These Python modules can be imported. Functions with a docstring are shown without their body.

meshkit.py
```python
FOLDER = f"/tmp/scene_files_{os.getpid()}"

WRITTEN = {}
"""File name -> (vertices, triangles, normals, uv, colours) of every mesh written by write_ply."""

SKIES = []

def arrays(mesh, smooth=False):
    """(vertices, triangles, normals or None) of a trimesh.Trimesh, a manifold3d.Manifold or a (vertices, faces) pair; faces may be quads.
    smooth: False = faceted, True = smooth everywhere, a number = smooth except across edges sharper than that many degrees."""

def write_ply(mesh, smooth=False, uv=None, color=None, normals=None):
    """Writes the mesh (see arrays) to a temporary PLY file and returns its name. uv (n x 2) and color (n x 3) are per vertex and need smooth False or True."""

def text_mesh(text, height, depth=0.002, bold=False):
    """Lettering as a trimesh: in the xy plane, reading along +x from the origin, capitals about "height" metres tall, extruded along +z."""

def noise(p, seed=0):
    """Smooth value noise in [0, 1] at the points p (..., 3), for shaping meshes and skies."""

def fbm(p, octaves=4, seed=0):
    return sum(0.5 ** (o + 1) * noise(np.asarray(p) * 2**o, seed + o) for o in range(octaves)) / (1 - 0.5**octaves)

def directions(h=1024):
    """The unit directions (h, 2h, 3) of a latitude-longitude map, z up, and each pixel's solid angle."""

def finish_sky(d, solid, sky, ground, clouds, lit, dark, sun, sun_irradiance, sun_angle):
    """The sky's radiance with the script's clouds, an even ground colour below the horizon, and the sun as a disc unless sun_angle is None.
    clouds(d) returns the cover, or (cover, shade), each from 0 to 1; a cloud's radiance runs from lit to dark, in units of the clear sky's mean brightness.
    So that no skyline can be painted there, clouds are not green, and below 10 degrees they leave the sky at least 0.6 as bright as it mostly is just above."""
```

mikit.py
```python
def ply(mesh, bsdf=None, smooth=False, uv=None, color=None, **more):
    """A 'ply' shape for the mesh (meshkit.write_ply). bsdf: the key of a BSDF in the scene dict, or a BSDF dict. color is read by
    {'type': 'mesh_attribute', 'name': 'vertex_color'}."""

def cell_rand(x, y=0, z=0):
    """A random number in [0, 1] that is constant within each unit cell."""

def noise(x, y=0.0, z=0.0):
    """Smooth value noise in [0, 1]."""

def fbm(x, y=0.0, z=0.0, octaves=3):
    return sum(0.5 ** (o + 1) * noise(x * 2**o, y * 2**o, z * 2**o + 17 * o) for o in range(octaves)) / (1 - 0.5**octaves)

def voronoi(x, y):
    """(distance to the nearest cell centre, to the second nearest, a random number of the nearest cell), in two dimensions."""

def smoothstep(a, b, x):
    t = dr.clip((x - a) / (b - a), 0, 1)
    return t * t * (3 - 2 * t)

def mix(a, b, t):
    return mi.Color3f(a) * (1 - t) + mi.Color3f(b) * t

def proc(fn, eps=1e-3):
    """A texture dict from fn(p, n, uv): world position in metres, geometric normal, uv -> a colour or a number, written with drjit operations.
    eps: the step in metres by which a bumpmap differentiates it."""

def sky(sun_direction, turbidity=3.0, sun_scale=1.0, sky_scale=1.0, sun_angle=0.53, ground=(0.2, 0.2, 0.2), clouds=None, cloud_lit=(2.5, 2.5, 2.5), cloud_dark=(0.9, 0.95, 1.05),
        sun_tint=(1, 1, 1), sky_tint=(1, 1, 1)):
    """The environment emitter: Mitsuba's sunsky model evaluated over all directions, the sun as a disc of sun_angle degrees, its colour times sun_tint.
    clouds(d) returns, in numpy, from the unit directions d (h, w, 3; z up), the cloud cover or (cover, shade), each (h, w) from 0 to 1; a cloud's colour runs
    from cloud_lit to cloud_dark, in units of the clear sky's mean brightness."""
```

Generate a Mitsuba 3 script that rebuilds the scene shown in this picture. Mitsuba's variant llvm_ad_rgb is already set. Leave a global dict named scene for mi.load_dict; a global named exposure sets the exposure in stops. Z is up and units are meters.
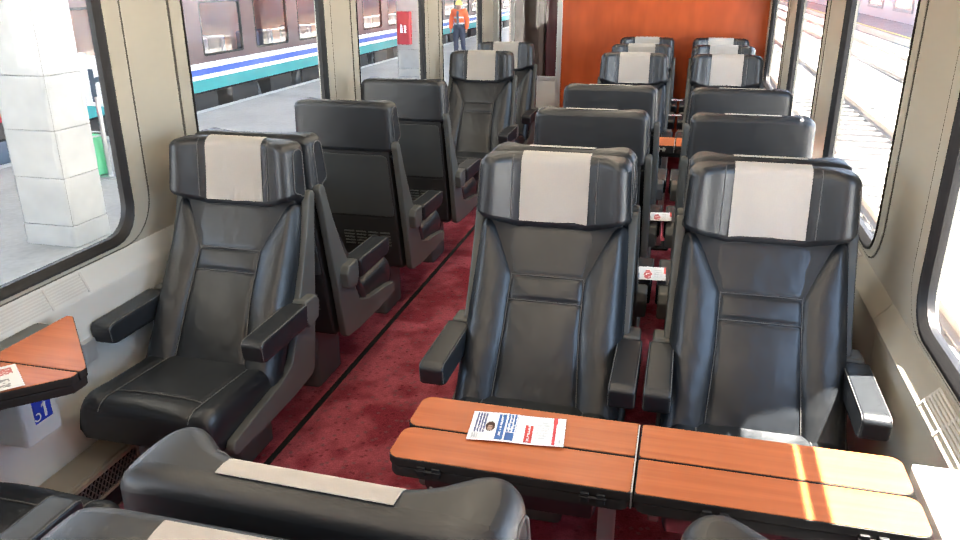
import math, random
import numpy as np
import trimesh
import drjit as dr
import mitsuba as mi
import manifold3d as m3
from shapely.geometry import Polygon, LineString, box as sbox
from shapely import affinity
from shapely.ops import unary_union
import mikit, meshkit
from mikit import ply, proc, noise, fbm, voronoi, cell_rand, smoothstep, mix

T = mi.ScalarTransform4f
scene, labels = {}, {}
random.seed(7)

# ------------------------------------------------------------------ camera, sky, sun, exposure
R = np.array([[0.968, 0.086, -0.236], [0.251, -0.344, 0.905], [-0.003, -0.935, -0.355]])   # rows: world axes in (right, down, forward)
def camera_axes():
    d = np.array([(695.3 - 480) / 775.2, (-24.7 - 270) / 775.2, 1.0]); Y = d / np.linalg.norm(d)
    u = np.array([math.sin(-.0033), -math.cos(-.0033), 0.0]); b = -(u @ Y) / Y[2]
    Z = u + b * np.array([0, 0, 1.0]); Z /= np.linalg.norm(Z)
    return np.array([np.cross(Y, Z), Y, Z])
R = camera_axes()
EYE = np.array([0, 0, 1.8])
scene['camera'] = {'type': 'perspective', 'fov': math.degrees(2 * math.atan(480 / 775.2)), 'fov_axis': 'x', 'near_clip': 0.02, 'far_clip': 500.0,
                   'to_world': T().look_at(origin=EYE.tolist(), target=(EYE + R[:, 2]).tolist(), up=(-R[:, 1]).tolist())}
exposure = 3.85
SUN = (0.345, 0.07, 0.94)
scene['sky'] = mikit.sky(SUN, turbidity=4.0, sun_scale=4.2, sky_scale=2.0, sun_angle=0.6, ground=(0.35, 0.34, 0.32), sky_tint=(1.08, 1.0, .90), sun_tint=(.92, 1.0, 1.12))

# ------------------------------------------------------------------ materials
def rgb(c): return {'type': 'rgb', 'value': [float(x) for x in c]}
def mat(name, color, rough=0.5, metallic=0.0, spec=0.5, bump=None, bump_scale=1.0, eps=1e-3, **more):
    b = {'type': 'principled', 'base_color': color if isinstance(color, dict) else rgb(color), 'roughness': rough, 'metallic': metallic, 'specular': spec, **more}
    if bump is not None:
        b = {'type': 'bumpmap', 'tex': proc(bump, eps), 'scale': bump_scale, 'bsdf': b}
    scene[name] = {'type': 'twosided', 'bsdf': b}
    return name

def leather_bump(p, n, uv):
    return 0.0012 * fbm(p.x * 22, p.y * 22, p.z * 22, 3) + 0.0002 * noise(p.x * 330, p.y * 330, p.z * 330)
LEATHER = mat('m_leather', (.009, .0122, .016), .41, spec=.75, bump=leather_bump, clearcoat=.4, clearcoat_gloss=.7)
PIPING = mat('m_piping', (.10, .102, .100), .55)
ARM = mat('m_arm_pad', (.009, .0122, .016), .41, spec=.75, bump=leather_bump, clearcoat=.4, clearcoat_gloss=.7)
SHELL = mat('m_shell', (.062, .066, .064), .38, spec=.5)
SHELL_DARK = mat('m_shell_dark', (.022, .022, .022), .55)
SHELL_LIGHT = mat('m_shell_light', (.090, .095, .090), .42)
def cloth_col(p, n, uv):
    w = 0.94 + 0.06 * noise(p.x * 900, p.z * 900, p.y * 900)
    return mi.Color3f(.50, .468, .425) * w
CLOTH = mat('m_cloth', proc(cloth_col), .95, spec=.1)
def grain(p, n, uv, along, a, b, k=1.0):
    g = fbm(p.x * (3 if along == 'x' else 60) * k, p.y * (60 if along == 'x' else 3) * k, p.z * 7, 3)
    h = noise(p.x * (6 if along == 'x' else 170), p.y * (170 if along == 'x' else 6), 3.0)
    return mix(a, b, smoothstep(.25, .75, g) * .75 + .25 * h)
WOOD_TABLE = mat('m_table_wood', proc(lambda p, n, uv: grain(p, n, uv, 'x', (.45, .110, .034), (.53, .148, .050))), .33, spec=.5)
def endwood(p, n, uv):
    g = fbm(p.x * 14, p.y * 5, p.z * 2.2, 3)
    blotch = fbm(p.x * 7, 2.0, p.z * 5, 2)
    return mix((.40, .066, .016), (.56, .110, .028), smoothstep(.15, .85, g) * .45 + .55 * blotch)
WOOD_WALL = mat('m_wall_wood', proc(endwood), .38, spec=.45)
EDGE = mat('m_table_edge', (.018, .015, .014), .5)
CREAM = mat('m_cream', (.44, .418, .352), .45, spec=.4)
WHITE_PANEL = mat('m_white_panel', (.66, .66, .62), .5, spec=.4)
CEIL = mat('m_ceiling', (.42, .37, .30), .7)
GASKET = mat('m_gasket', (.012, .012, .013), .45, spec=.4)
GROOVE = mat('m_groove', (.10, .095, .08), .8)
ALU = mat('m_aluminium', (.62, .62, .61), .38, metallic=.6)
STEEL = mat('m_steel', (.55, .55, .54), .3, metallic=.9)
GREY_PLASTIC = mat('m_grey_plastic', (.60, .62, .62), .5)
GRILLE = mat('m_grille', (.60, .59, .55), .5)
HEATER = mat('m_heater', (.34, .30, .23), .42, metallic=.25)
BLACK = mat('m_black', (.008, .008, .009), .6)
def carpet_col(p, n, uv):
    big = fbm(p.x * 9, p.y * 9, 1.0, 3)
    d1, d2, r = voronoi(p.x * 24, p.y * 24)
    spk = noise(p.x * 260, p.y * 260, 5.0)
    c = mix((.235, .032, .050), (.40, .090, .122), smoothstep(.3, .7, big))
    c = mix(c, (.20, .10, .115), smoothstep(.30, .10, d1) * smoothstep(.45, .75, r) * .75)
    c = mix(c, (.10, .008, .014), smoothstep(.25, .08, d1) * smoothstep(.45, .2, r) * .6)
    return c * (.75 + .5 * spk)
CARPET = mat('m_carpet', proc(carpet_col), 1.0, spec=.05, bump=lambda p, n, uv: .003 * noise(p.x * 300, p.y * 300, 1.0), sheen=.4)
scene['m_glass'] = {'type': 'thindielectric', 'int_ior': 1.5}
GLASS = 'm_glass'

# ------------------------------------------------------------------ mesh helpers
cat = trimesh.util.concatenate
def put(key, mesh, bsdf, smooth=35, to_world=None, **kw):
    d = ply(mesh, bsdf, smooth, **kw)
    if to_world is not None: d['to_world'] = to_world
    assert key not in scene, key
    scene[key] = d
    return d
def tag(key, label=None, category=None, group=None, kind=None):
    e = labels.setdefault(key, {})
    for k, v in (('label', label), ('category', category), ('group', group), ('kind', kind)):
        if v: e[k] = v
def struct(key, label=None): tag(key, label, kind='structure')
def num(base):
    if base not in USED:
        USED[base] = 0; return base
    USED[base] += 1
    return f'{base}_{USED[base]:03d}'
USED = {}

def bx(x0, x1, y0, y1, z0, z1):
    m = trimesh.creation.box((x1 - x0, y1 - y0, z1 - z0)); m.apply_translation(((x0 + x1) / 2, (y0 + y1) / 2, (z0 + z1) / 2)); return m
def resample(poly, n):
    ring = LineString(poly.exterior.coords); L = ring.length
    return np.array([ring.interpolate(L * i / n).coords[0] for i in range(n)])
def roundpoly(pts, r):
    p = Polygon(pts)
    return p.buffer(-r, 12).buffer(2 * r, 12).buffer(-r, 12)
def loft(poly, z0, z1, r=.01, n=64, arc=4, mids=1, r_bot=None, r_top=None):
    """poly extruded along z with rounded top and bottom edges"""
    o = resample(poly, n)
    if Polygon(o).exterior.is_ccw is False: o = o[::-1]
    t = np.roll(o, -1, 0) - np.roll(o, 1, 0); nrm = np.stack([t[:, 1], -t[:, 0]], 1); nrm /= np.linalg.norm(nrm, axis=1, keepdims=True) + 1e-12
    rb, rt = (r if r_bot is None else r_bot), (r if r_top is None else r_top)
    lev = []
    for i in range(arc + 1):
        a = i / arc * math.pi / 2; lev.append((z0 + rb * (1 - math.sin(a)) if rb else z0, rb * (1 - math.cos(a)) if False else rb * (1 - math.cos(math.pi / 2 - a)) if False else rb - rb * math.sin(a) if False else 0))
    lev = [(z0 + rb * (1 - math.cos(a)), rb * (1 - math.sin(a))) for a in np.linspace(0, math.pi / 2, arc + 1)]
    lev += [(z0 + rb + (z1 - rt - z0 - rb) * k / (mids + 1), 0.0) for k in range(1, mids + 1)]
    lev += [(z1 - rt * (1 - math.cos(a)), rt * (1 - math.sin(a))) for a in np.linspace(math.pi / 2, 0, arc + 1)]
    V, F = [], []
    for z, d in lev:
        q = o - nrm * d; V.append(np.column_stack([q, np.full(n, z)]))
    for k in range(len(lev) - 1):
        for i in range(n):
            j = (i + 1) % n; a, b, c, e = k * n + i, k * n + j, (k + 1) * n + j, (k + 1) * n + i
            F += [(a, b, c), (a, c, e)]
    V = np.vstack(V)
    for k, flip in ((0, True), (len(lev) - 1, False)):
        base = k * n; q = V[base:base + n, :2]
        cv, cf = trimesh.creation.triangulate_polygon(Polygon(q), engine='earcut')
        idx = np.array([np.argmin(((q - c) ** 2).sum(1)) for c in np.asarray(cv)])
        cf = idx[np.asarray(cf)] + base
        a2 = np.cross(V[cf[:, 1], :2] - V[cf[:, 0], :2], V[cf[:, 2], :2] - V[cf[:, 0], :2])
        cf[a2 < 0] = cf[a2 < 0][:, ::-1]
        F += [tuple(t[::-1] if flip else t) for t in cf]
    return trimesh.Trimesh(V, np.array(F), process=False)
def rbox(x0, x1, y0, y1, z0, z1, r=.006, rc=None, n=48, arc=3):
    rc = r if rc is None else rc
    return loft(sbox(x0 + rc, y0 + rc, x1 - rc, y1 - rc).buffer(rc, 6), z0, z1, r, n, arc)
def permute(m, order, sign=(1, 1, 1)):
    """new axis i takes old axis order[i]"""
    v = np.asarray(m.vertices)[:, order] * np.array(sign); m = trimesh.Trimesh(v, m.faces, process=False)
    M = np.zeros((3, 3)); M[range(3), order] = sign
    if np.linalg.det(M) < 0: m.invert()
    return m
def ext_x(poly, x0, x1, r=0.0, n=64):          # polygon in (y,z), extruded along x
    if r: return permute(loft(poly, x0, x1, r, n, 3), [2, 0, 1])
    m = trimesh.creation.extrude_polygon(poly, x1 - x0, engine='earcut'); m.apply_translation((0, 0, x0)); return permute(m, [2, 0, 1])
def ext_y(poly, y0, y1):                       # polygon in (x,z), extruded along y
    m = trimesh.creation.extrude_polygon(poly, y1 - y0, engine='earcut'); m.apply_translation((0, 0, y0)); return permute(m, [0, 2, 1])
def tube(pts, r=.003, n=6, closed=False):
    p = np.asarray(pts, float)
    t = (np.roll(p, -1, 0) - np.roll(p, 1, 0)) if closed else np.gradient(p, axis=0)
    t /= np.linalg.norm(t, axis=1, keepdims=True) + 1e-12
    ref = np.array([0, 0, 1.0]) if abs(t[:, 2]).mean() < .8 else np.array([1.0, 0, 0])
    a = np.cross(t, ref); a /= np.linalg.norm(a, axis=1, keepdims=True) + 1e-12; b = np.cross(t, a)
    ang = np.arange(n) * 2 * math.pi / n
    V = (p[:, None] + r * (np.cos(ang)[None, :, None] * a[:, None] + np.sin(ang)[None, :, None] * b[:, None])).reshape(-1, 3)
    F = []; m = len(p)
    for k in range(m if closed else m - 1):
        for i in range(n):
            j = (i + 1) % n; k2 = (k + 1) % m
            F += [(k * n + i, k * n + j, k2 * n + j), (k * n + i, k2 * n + j, k2 * n + i)]
    mesh = trimesh.Trimesh(V, np.array(F), process=False)
    if not closed:
        c0, c1 = len(V), len(V) + 1; V = np.vstack([V, p[0], p[-1]])
        F += [(c0, (i + 1) % n, i) for i in range(n)] + [(c1, (m - 1) * n + i, (m - 1) * n + (i + 1) % n) for i in range(n)]
        mesh = trimesh.Trimesh(V, np.array(F), process=False)
    mesh.fix_normals()
    return mesh
def slab(front, back):
    """closed solid between two grids (nv, nu, 3)"""
    nv, nu = front.shape[:2]; V = np.vstack([front.reshape(-1, 3), back.reshape(-1, 3)]); o = nv * nu; F = []
    g = lambda k, i: k * nu + i
    for k in range(nv - 1):
        for i in range(nu - 1):
            a, b, c, d = g(k, i), g(k, i + 1), g(k + 1, i + 1), g(k + 1, i)
            F += [(a, b, c), (a, c, d), (o + a, o + c, o + b), (o + a, o + d, o + c)]
    ring = [g(0, i) for i in range(nu)] + [g(k, nu - 1) for k in range(1, nv)] + [g(nv - 1, i) for i in range(nu - 2, -1, -1)] + [g(k, 0) for k in range(nv - 2, 0, -1)]
    for a, b in zip(ring, ring[1:] + ring[:1]): F += [(a, o + a, o + b), (a, o + b, b)]
    m = trimesh.Trimesh(V, np.array(F), process=False)
    if m.volume < 0: m.invert()
    return m
def rrect(y0, y1, z0, z1, r): return sbox(y0 + r, z0 + r, y1 - r, z1 - r).buffer(r, 8)
def cyl(p0, p1, r, n=16):
    return trimesh.creation.cylinder(radius=r, segment=[p0, p1], sections=n)

# ------------------------------------------------------------------ the car: floor, walls, windows
XL, XR, Y0, Y1, ZC = -2.03, 0.73, -2.9, 8.40, 2.22
WINS = {'left': [(-2.47 + 1.8 * k, -1.140 + 1.8 * k) for k in range(6)], 'right': [(-2.72 + 1.9 * k, -1.41 + 1.9 * k) for k in range(6)]}     # openings along y
SILL, WZ1 = {'left': .850, 'right': .815}, 2.00
put('floor', bx(XL - .1, XR + .1, Y0, Y1 + 1.6, -.06, 0), CARPET, False); struct('floor', 'red patterned carpet floor of the train car')
put('floor__aisle_strip', rbox(-1.484, -1.458, Y0 + .02, Y1, .0, .004, .0015), BLACK, False); tag('floor__aisle_strip', 'black rail strip in the aisle carpet')
put('ceiling', bx(XL - .1, XR + .1, Y0, Y1 + 1.6, ZC, ZC + .05), CEIL, False); struct('ceiling')
def wall_poly(WIN, WZ0):
    holes = [rrect(a, b, WZ0, WZ1, .13) for a, b in WIN]
    w = sbox(Y0, -.02, Y1, ZC)
    for h in holes: w = w.difference(h)
    return w
for side, X, s in (('left', XL, -1), ('right', XR, 1)):
    a, b = (X, X + .05) if s > 0 else (X - .05, X)
    w = f'wall_{side}'; WIN, WZ0 = WINS[side], SILL[side]
    put(w, ext_x(wall_poly(WIN, WZ0), a, b), CREAM, False); struct(w)
    # lower panel, a little proud of the wall, with a sloping ledge on top
    pts = [(0, 0), (.04, 0), (.04, .735), (.037, .752), (.004, .828), (0, .83)] if s < 0 else [(0, 0), (.036, 0), (.036, .665), (.052, .715), (.003, .778), (0, .78)]
    LT, LB = pts[4], pts[3]
    prof = Polygon([(X - s * q[0], q[1]) for q in pts])
    for k, (ya, yb) in enumerate([(Y0, -.61), (-.606, 1.192), (1.196, 2.63), (2.634, 4.43), (4.434, 6.23), (6.234, Y1)]):
        put(f'{w}__lower_panel' + (f'_{k:03d}' if k else ''), ext_y(prof, ya, yb), WHITE_PANEL if s < 0 else CREAM, 20)
    for k, (ya, yb) in enumerate(WIN):
        # air vent grille on the ledge below each window
        d = np.array([-s * (LB[0] - LT[0]), LB[1] - LT[1]]); nrm = np.array([s * d[1], -s * d[0]]); nrm /= np.linalg.norm(nrm); dl = np.linalg.norm(d); d /= np.linalg.norm(d)
        bars = []
        c0 = np.array([X - s * LT[0], LT[1]])
        for j in range(7 if s < 0 else 6):
            q = c0 + d * ((.010 if s < 0 else .004) + j * .010)
            bars.append(Polygon([tuple(q), tuple(q + d * .0055), tuple(q + d * .0055 + nrm * .004), tuple(q + nrm * .004)]))
        ends = [ext_y(Polygon([tuple(c0 + d * .006), tuple(c0 + d * dl), tuple(c0 + d * dl + nrm * .0045), tuple(c0 + d * .006 + nrm * .0045)]), yy, yy + .008) for yy in (ya + .16, ya + .5, ya + .82, yb - .34)]
        m = cat([ext_y(q, ya + .16, yb - .332) for q in bars] + ends)
        put(f'{w}__vent_grille' + (f'_{k:03d}' if k else ''), m, GRILLE, False)
    # trim ring round each window
    for k, (ya, yb) in enumerate(WIN):
        tr = rrect(ya - .075, yb + .095, WZ0 - .014, WZ1 + .075, .17).difference(rrect(ya, yb, WZ0, WZ1, .13))
        gr = rrect(ya - .087, yb + .107, WZ0 - .020, WZ1 + .085, .180).difference(rrect(ya - .073, yb + .093, WZ0 - .012, WZ1 + .073, .17))
        x0, x1 = (X, X + .004) if s < 0 else (X - .004, X)
        nm = f'trim_{k + 1 + (6 if s > 0 else 0)}'
        put(nm, ext_x(tr, x0, x1), CREAM, False); struct(nm)
        x0, x1 = (X, X + .002) if s < 0 else (X - .002, X)
        put(nm + '__groove', ext_x(gr, x0, x1), GROOVE, False)
        # bevelled black gasket and the pane
        wn = f'window_{k + 1 + (6 if s > 0 else 0)}'
        oo, ii = resample(rrect(ya + .001, yb - .001, WZ0 + .001, WZ1 - .001, .129), 120), resample(rrect(ya + .030, yb - .022, WZ0 + .030, WZ1 - .034, .105), 120)
        rings = [(oo, X - s * .011), (oo * .7 + ii * .3, X - s * .008), (ii, X + s * .012), (ii, X + s * .034), (oo, X + s * .034)]
        V = np.vstack([np.column_stack([np.full(120, xx), q]) for q, xx in rings]); F = []
        for r_ in range(5):
            for i in range(120):
                a_, b_ = r_ * 120 + i, r_ * 120 + (i + 1) % 120; c_, d_ = ((r_ + 1) % 5) * 120 + (i + 1) % 120, ((r_ + 1) % 5) * 120 + i
                F += [(a_, b_, c_), (a_, c_, d_)]
        g = trimesh.Trimesh(V, np.array(F), process=False); g.fix_normals()
        put(wn + '__gasket', g, GASKET, 30)
        pv = np.array([[X + s * .022, y, z] for y, z in ((ya + .015, WZ0 + .015), (yb - .015, WZ0 + .015), (yb - .015, WZ1 - .015), (ya + .015, WZ1 - .015))])
        put(wn + '__pane', trimesh.Trimesh(pv, [[0, 1, 2], [0, 2, 3]], process=False), GLASS, False)
        put(wn + '__hopper_bar', bx(*sorted((X + s * .022, X + s * .036)), ya + .02, yb - .02, 1.83, 1.90), GASKET, False)
        struct(wn)
    # outside skin and roof edge: keeps stray light out
put('wall_back', bx(XL - .05, XR + .05, Y0 - .05, Y0, 0, ZC), CREAM, False); struct('wall_back')
put('ceiling__roof', bx(XL - .05, XR + .05, Y0, Y1 + 1.6, ZC + .06, ZC + .35), GREY_PLASTIC, False)

# end partition: orange veneer on the right, glazed door on the left
XD = -1.295
put('wall_end', bx(XD, XR, Y1, Y1 + .04, 0, ZC), WOOD_WALL, False); struct('wall_end', 'orange wood veneer end wall')
put('door_1__frame', cat([rbox(XD - .055, XD, Y1 - .02, Y1 + .05, 0, ZC, .006), rbox(XL + .055, XD - .055, Y1, Y1 + .03, .745, .795, .005),
                          rbox(XL, XL + .055, Y1 - .02, Y1 + .05, 0, ZC, .006)]), ALU, 30)
put('door_1__lower_panel', bx(XL + .055, XD - .055, Y1 + .005, Y1 + .028, 0, .745), WHITE_PANEL, False)
put('door_1__pane', trimesh.Trimesh([[XL + .05, Y1 + .015, .79], [XD - .05, Y1 + .015, .79], [XD - .05, Y1 + .015, ZC], [XL + .05, Y1 + .015, ZC]], [[0, 1, 2], [0, 2, 3]], process=False), GLASS, False)
struct('door_1', 'glazed vestibule partition in an aluminium frame')

# vestibule behind the glass
MAROON = mat('m_maroon', (.12, .012, .018), .45)
BROWNISH = mat('m_brown_panel', (.21, .15, .13), .5)
VWALL = sbox(Y1 + .04, 0, Y1 + 1.6, ZC).difference(rrect(Y1 + .28, Y1 + .98, .55, 1.95, .08))
put('wall_vestibule_left', ext_x(VWALL, XL - .05, XL), BROWNISH, False); struct('wall_vestibule_left')
put('wall_vestibule_end', bx(XL, XR, Y1 + 1.56, Y1 + 1.6, 0, ZC), BROWNISH, False); struct('wall_vestibule_end')
put('wall_vestibule_right', bx(XR, XR + .05, Y1, Y1 + 1.6, 0, ZC), CREAM, False); struct('wall_vestibule_right')
put('door_2', rbox(-1.73, -1.36, Y1 + 1.50, Y1 + 1.555, .02, 2.05, .006), MAROON, 30); struct('door_2', 'dark red vestibule door leaf')
put('door_3', cat([ext_x(rrect(Y1 + .24, Y1 + 1.02, .5, 2.0, .09).difference(rrect(Y1 + .30, Y1 + .96, .57, 1.93, .06)), XL - .03, XL + .015)]), GASKET, False); struct('door_3', 'outer door window frame in the vestibule')
put('door_3__grab_rail', tube([(XL + .02, Y1 + 1.0, .82), (XL + .07, Y1 + 1.03, .82), (XL + .09, Y1 + 1.2, .84), (XL + .09, Y1 + 1.42, .87), (XL + .02, Y1 + 1.48, .875)], .014, 8), BLACK, 40)
put('door_3__post', rbox(-1.815, -1.745, Y1 + 1.46, Y1 + 1.54, 0, ZC, .008), BROWNISH, 30)

# ceiling lamps of the car (above the frame)
for k, x in enumerate((-1.05, -.35)):
    m = bx(x - .09, x + .09, Y0 + .3, Y1 - .3, ZC - .012, ZC - .004)
    nm = 'ceiling_lamp' + (f'_{k:03d}' if k else '')
    put(nm, m, CEIL, False); scene[nm]['emitter'] = {'type': 'area', 'radiance': rgb((.35, .31, .24))}
    tag(nm, 'long warm white lamp strip in the car ceiling, ' + ('over the aisle' if k == 0 else 'over the paired seats'), 'lamp')

# heater along the foot of the left wall
XH = XL + .04
put('heater', rbox(XH + .002, -1.86, 1.2, 2.055, .0, .205, .008, n=40), HEATER, 30)
tag('heater', 'low beige metal heater box along the foot of the left wall', 'heater')
bars = []
for i in range(38):
    y = 1.22 + i * .022
    for sg in (1, -1):
        bars.append(trimesh.creation.box((.004, .0035, .100)))
        bars[-1].apply_transform(trimesh.transformations.rotation_matrix(sg * .6, (1, 0, 0))); bars[-1].apply_translation((-1.850, y, .145))
mesh_ = cat(bars)
v = np.asarray(mesh_.vertices); keep = (v[:, 1] > 1.2) & (v[:, 1] < 2.6)
put('heater__mesh_front', mesh_, mat('m_mesh', (.16, .14, .13), .4, metallic=.4), False)
put('heater__mesh_backing', bx(-1.859, -1.856, 1.205, 2.05, .015, .19), BLACK, False)
put('heater__mesh_frame', cat([bx(-1.858, -1.844, 1.2, 2.055, .186, .2), bx(-1.858, -1.844, 1.2, 2.055, .095, .104), bx(-1.858, -1.844, 2.049, 2.055, .0, .19)]), HEATER, False)

# ------------------------------------------------------------------ seats
HW = .270
def head_outline():
    pts = [(-HW, 0), (HW, 0), (HW, .095), (HW - .008, .122), (HW - .028, .138), (HW - .060, .136), (.178, .108), (.146, .084), (.10, .074), (-.10, .074), (-.146, .084), (-.178, .108), (-HW + .060, .136), (-HW + .028, .138), (-HW + .008, .122), (-HW, .095)]
    q = resample(roundpoly(pts, .014), 240)
    for _ in range(26): q = .25 * np.roll(q, 1, 0) + .5 * q + .25 * np.roll(q, -1, 0)
    return Polygon(q)
HO = head_outline()
def head_front(x):
    c = HO.intersection(LineString([(x, -.1), (x, .3)])); return max(q[1] for q in c.coords)
def head_warp(m):
    v = np.array(m.vertices); x, f, z = v.T
    h = (1.225 - z) / .255
    wing = np.clip((np.abs(x) - .12) / .1, 0, 1)
    end = np.clip((np.abs(x) - .175) / (HW - .175), 0, 1) ** 2
    z = z - end * .012 * np.clip((z - 1.10) / .12, 0, 1) + end * .018 * np.clip((1.08 - z) / .11, 0, 1) * np.clip(f / .08, 0, 1)      # rounded outer corners
    z = z + np.where(f > .03, (-.006 + .038 * wing) * h * np.clip((f - .03) / .03, 0, 1), 0)
    f = f + np.clip(f / .06, 0, 1) * .030 * h                                                      # the front leans with the back
    x = x * (1 - .035 * (1 - h) * wing)
    return trimesh.Trimesh(np.column_stack([x, f, z]), m.faces, process=False)
def resub(m): return m
def make_headrest():
    m = loft(HO, .97, 1.225, .028, 128, 5, 5); v, f = trimesh.remesh.subdivide_to_size(m.vertices, m.faces, .022)
    m = trimesh.Trimesh(v, f, process=False); m.merge_vertices(); return head_warp(m)
def head_curve(x, z0=1.0, z1=1.222, off=.0005, n=14):
    # points on the front face at |x| from bottom to top
    zs = np.linspace(z0, z1, n); r = .028; out = []
    for z in zs:
        d = r - math.sqrt(max(r * r - max(0, z - (1.225 - r)) ** 2, 0)) if z > 1.225 - r else (r - math.sqrt(max(r * r - max(0, (.97 + r) - z) ** 2, 0)) if z < .97 + r else 0)
        out.append((x, head_front(x) - d + off, z))
    return head_warp(trimesh.Trimesh(np.array(out), np.zeros((0, 3), int), process=False)).vertices
def make_head_piping():
    ms = []
    for x in (-.148, .148): ms.append(tube(head_curve(x), .0022))
    for s in (-1, 1):
        loop = resample(rrect(.030, .098, .990, 1.205, .030), 40)
        pts = head_warp(trimesh.Trimesh(np.column_stack([np.full(40, s * (HO.bounds[2] - .0012)), loop]), np.zeros((0, 3), int), process=False)).vertices
        ms.append(tube(pts, .0022, closed=True))
    return cat(ms)
def make_cover(seed, hang=.232):
    """cloth laid over the head rest: from the rear edge over the top and down the front"""
    path = [(.026, 1.2285), (.036, 1.2287), (.046, 1.2285), (.057, 1.2265), (.067, 1.220), (.0745, 1.208)]
    n = 14
    for k in range(1, n + 1): path.append((.0765, 1.208 - (hang - .02) * k / n))
    path = np.array(path); nu = 25; xs = np.linspace(-.118, .118, nu)
    P = np.zeros((len(path), nu, 3))
    for i, x in enumerate(xs):
        P[:, i, 0] = x * (1 + .01 * np.linspace(0, 1, len(path))); P[:, i, 1] = path[:, 0]; P[:, i, 2] = path[:, 1]
        P[:, i, 1] += np.where(path[:, 0] > .07, max(0, head_front(x) - .074), 0)
    t = np.clip((1.205 - P[..., 2]) / hang, 0, 1)
    wob = meshkit.noise(np.stack([P[..., 0] * 38, P[..., 2] * 7, np.full_like(t, seed * 3.7)], -1)) - .5
    P[..., 1] += t * (.0035 + .010 * wob)
    P[..., 2] += np.where(P[..., 1] > .06, (meshkit.noise(np.stack([P[..., 0] * 14, np.zeros_like(t), np.full_like(t, seed)], -1)) - .5) * .008 * t, 0)
    h = np.clip((1.225 - P[..., 2]) / .255, 0, 1); P[..., 1] += np.clip(P[..., 1] / .06, 0, 1) * .030 * h
    B = P.copy(); B[..., 1] -= np.where(P[..., 1] > .062, .0018, 0); B[..., 2] -= np.where(P[..., 1] <= .062, .0018, 0)
    return slab(P, B)

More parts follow.
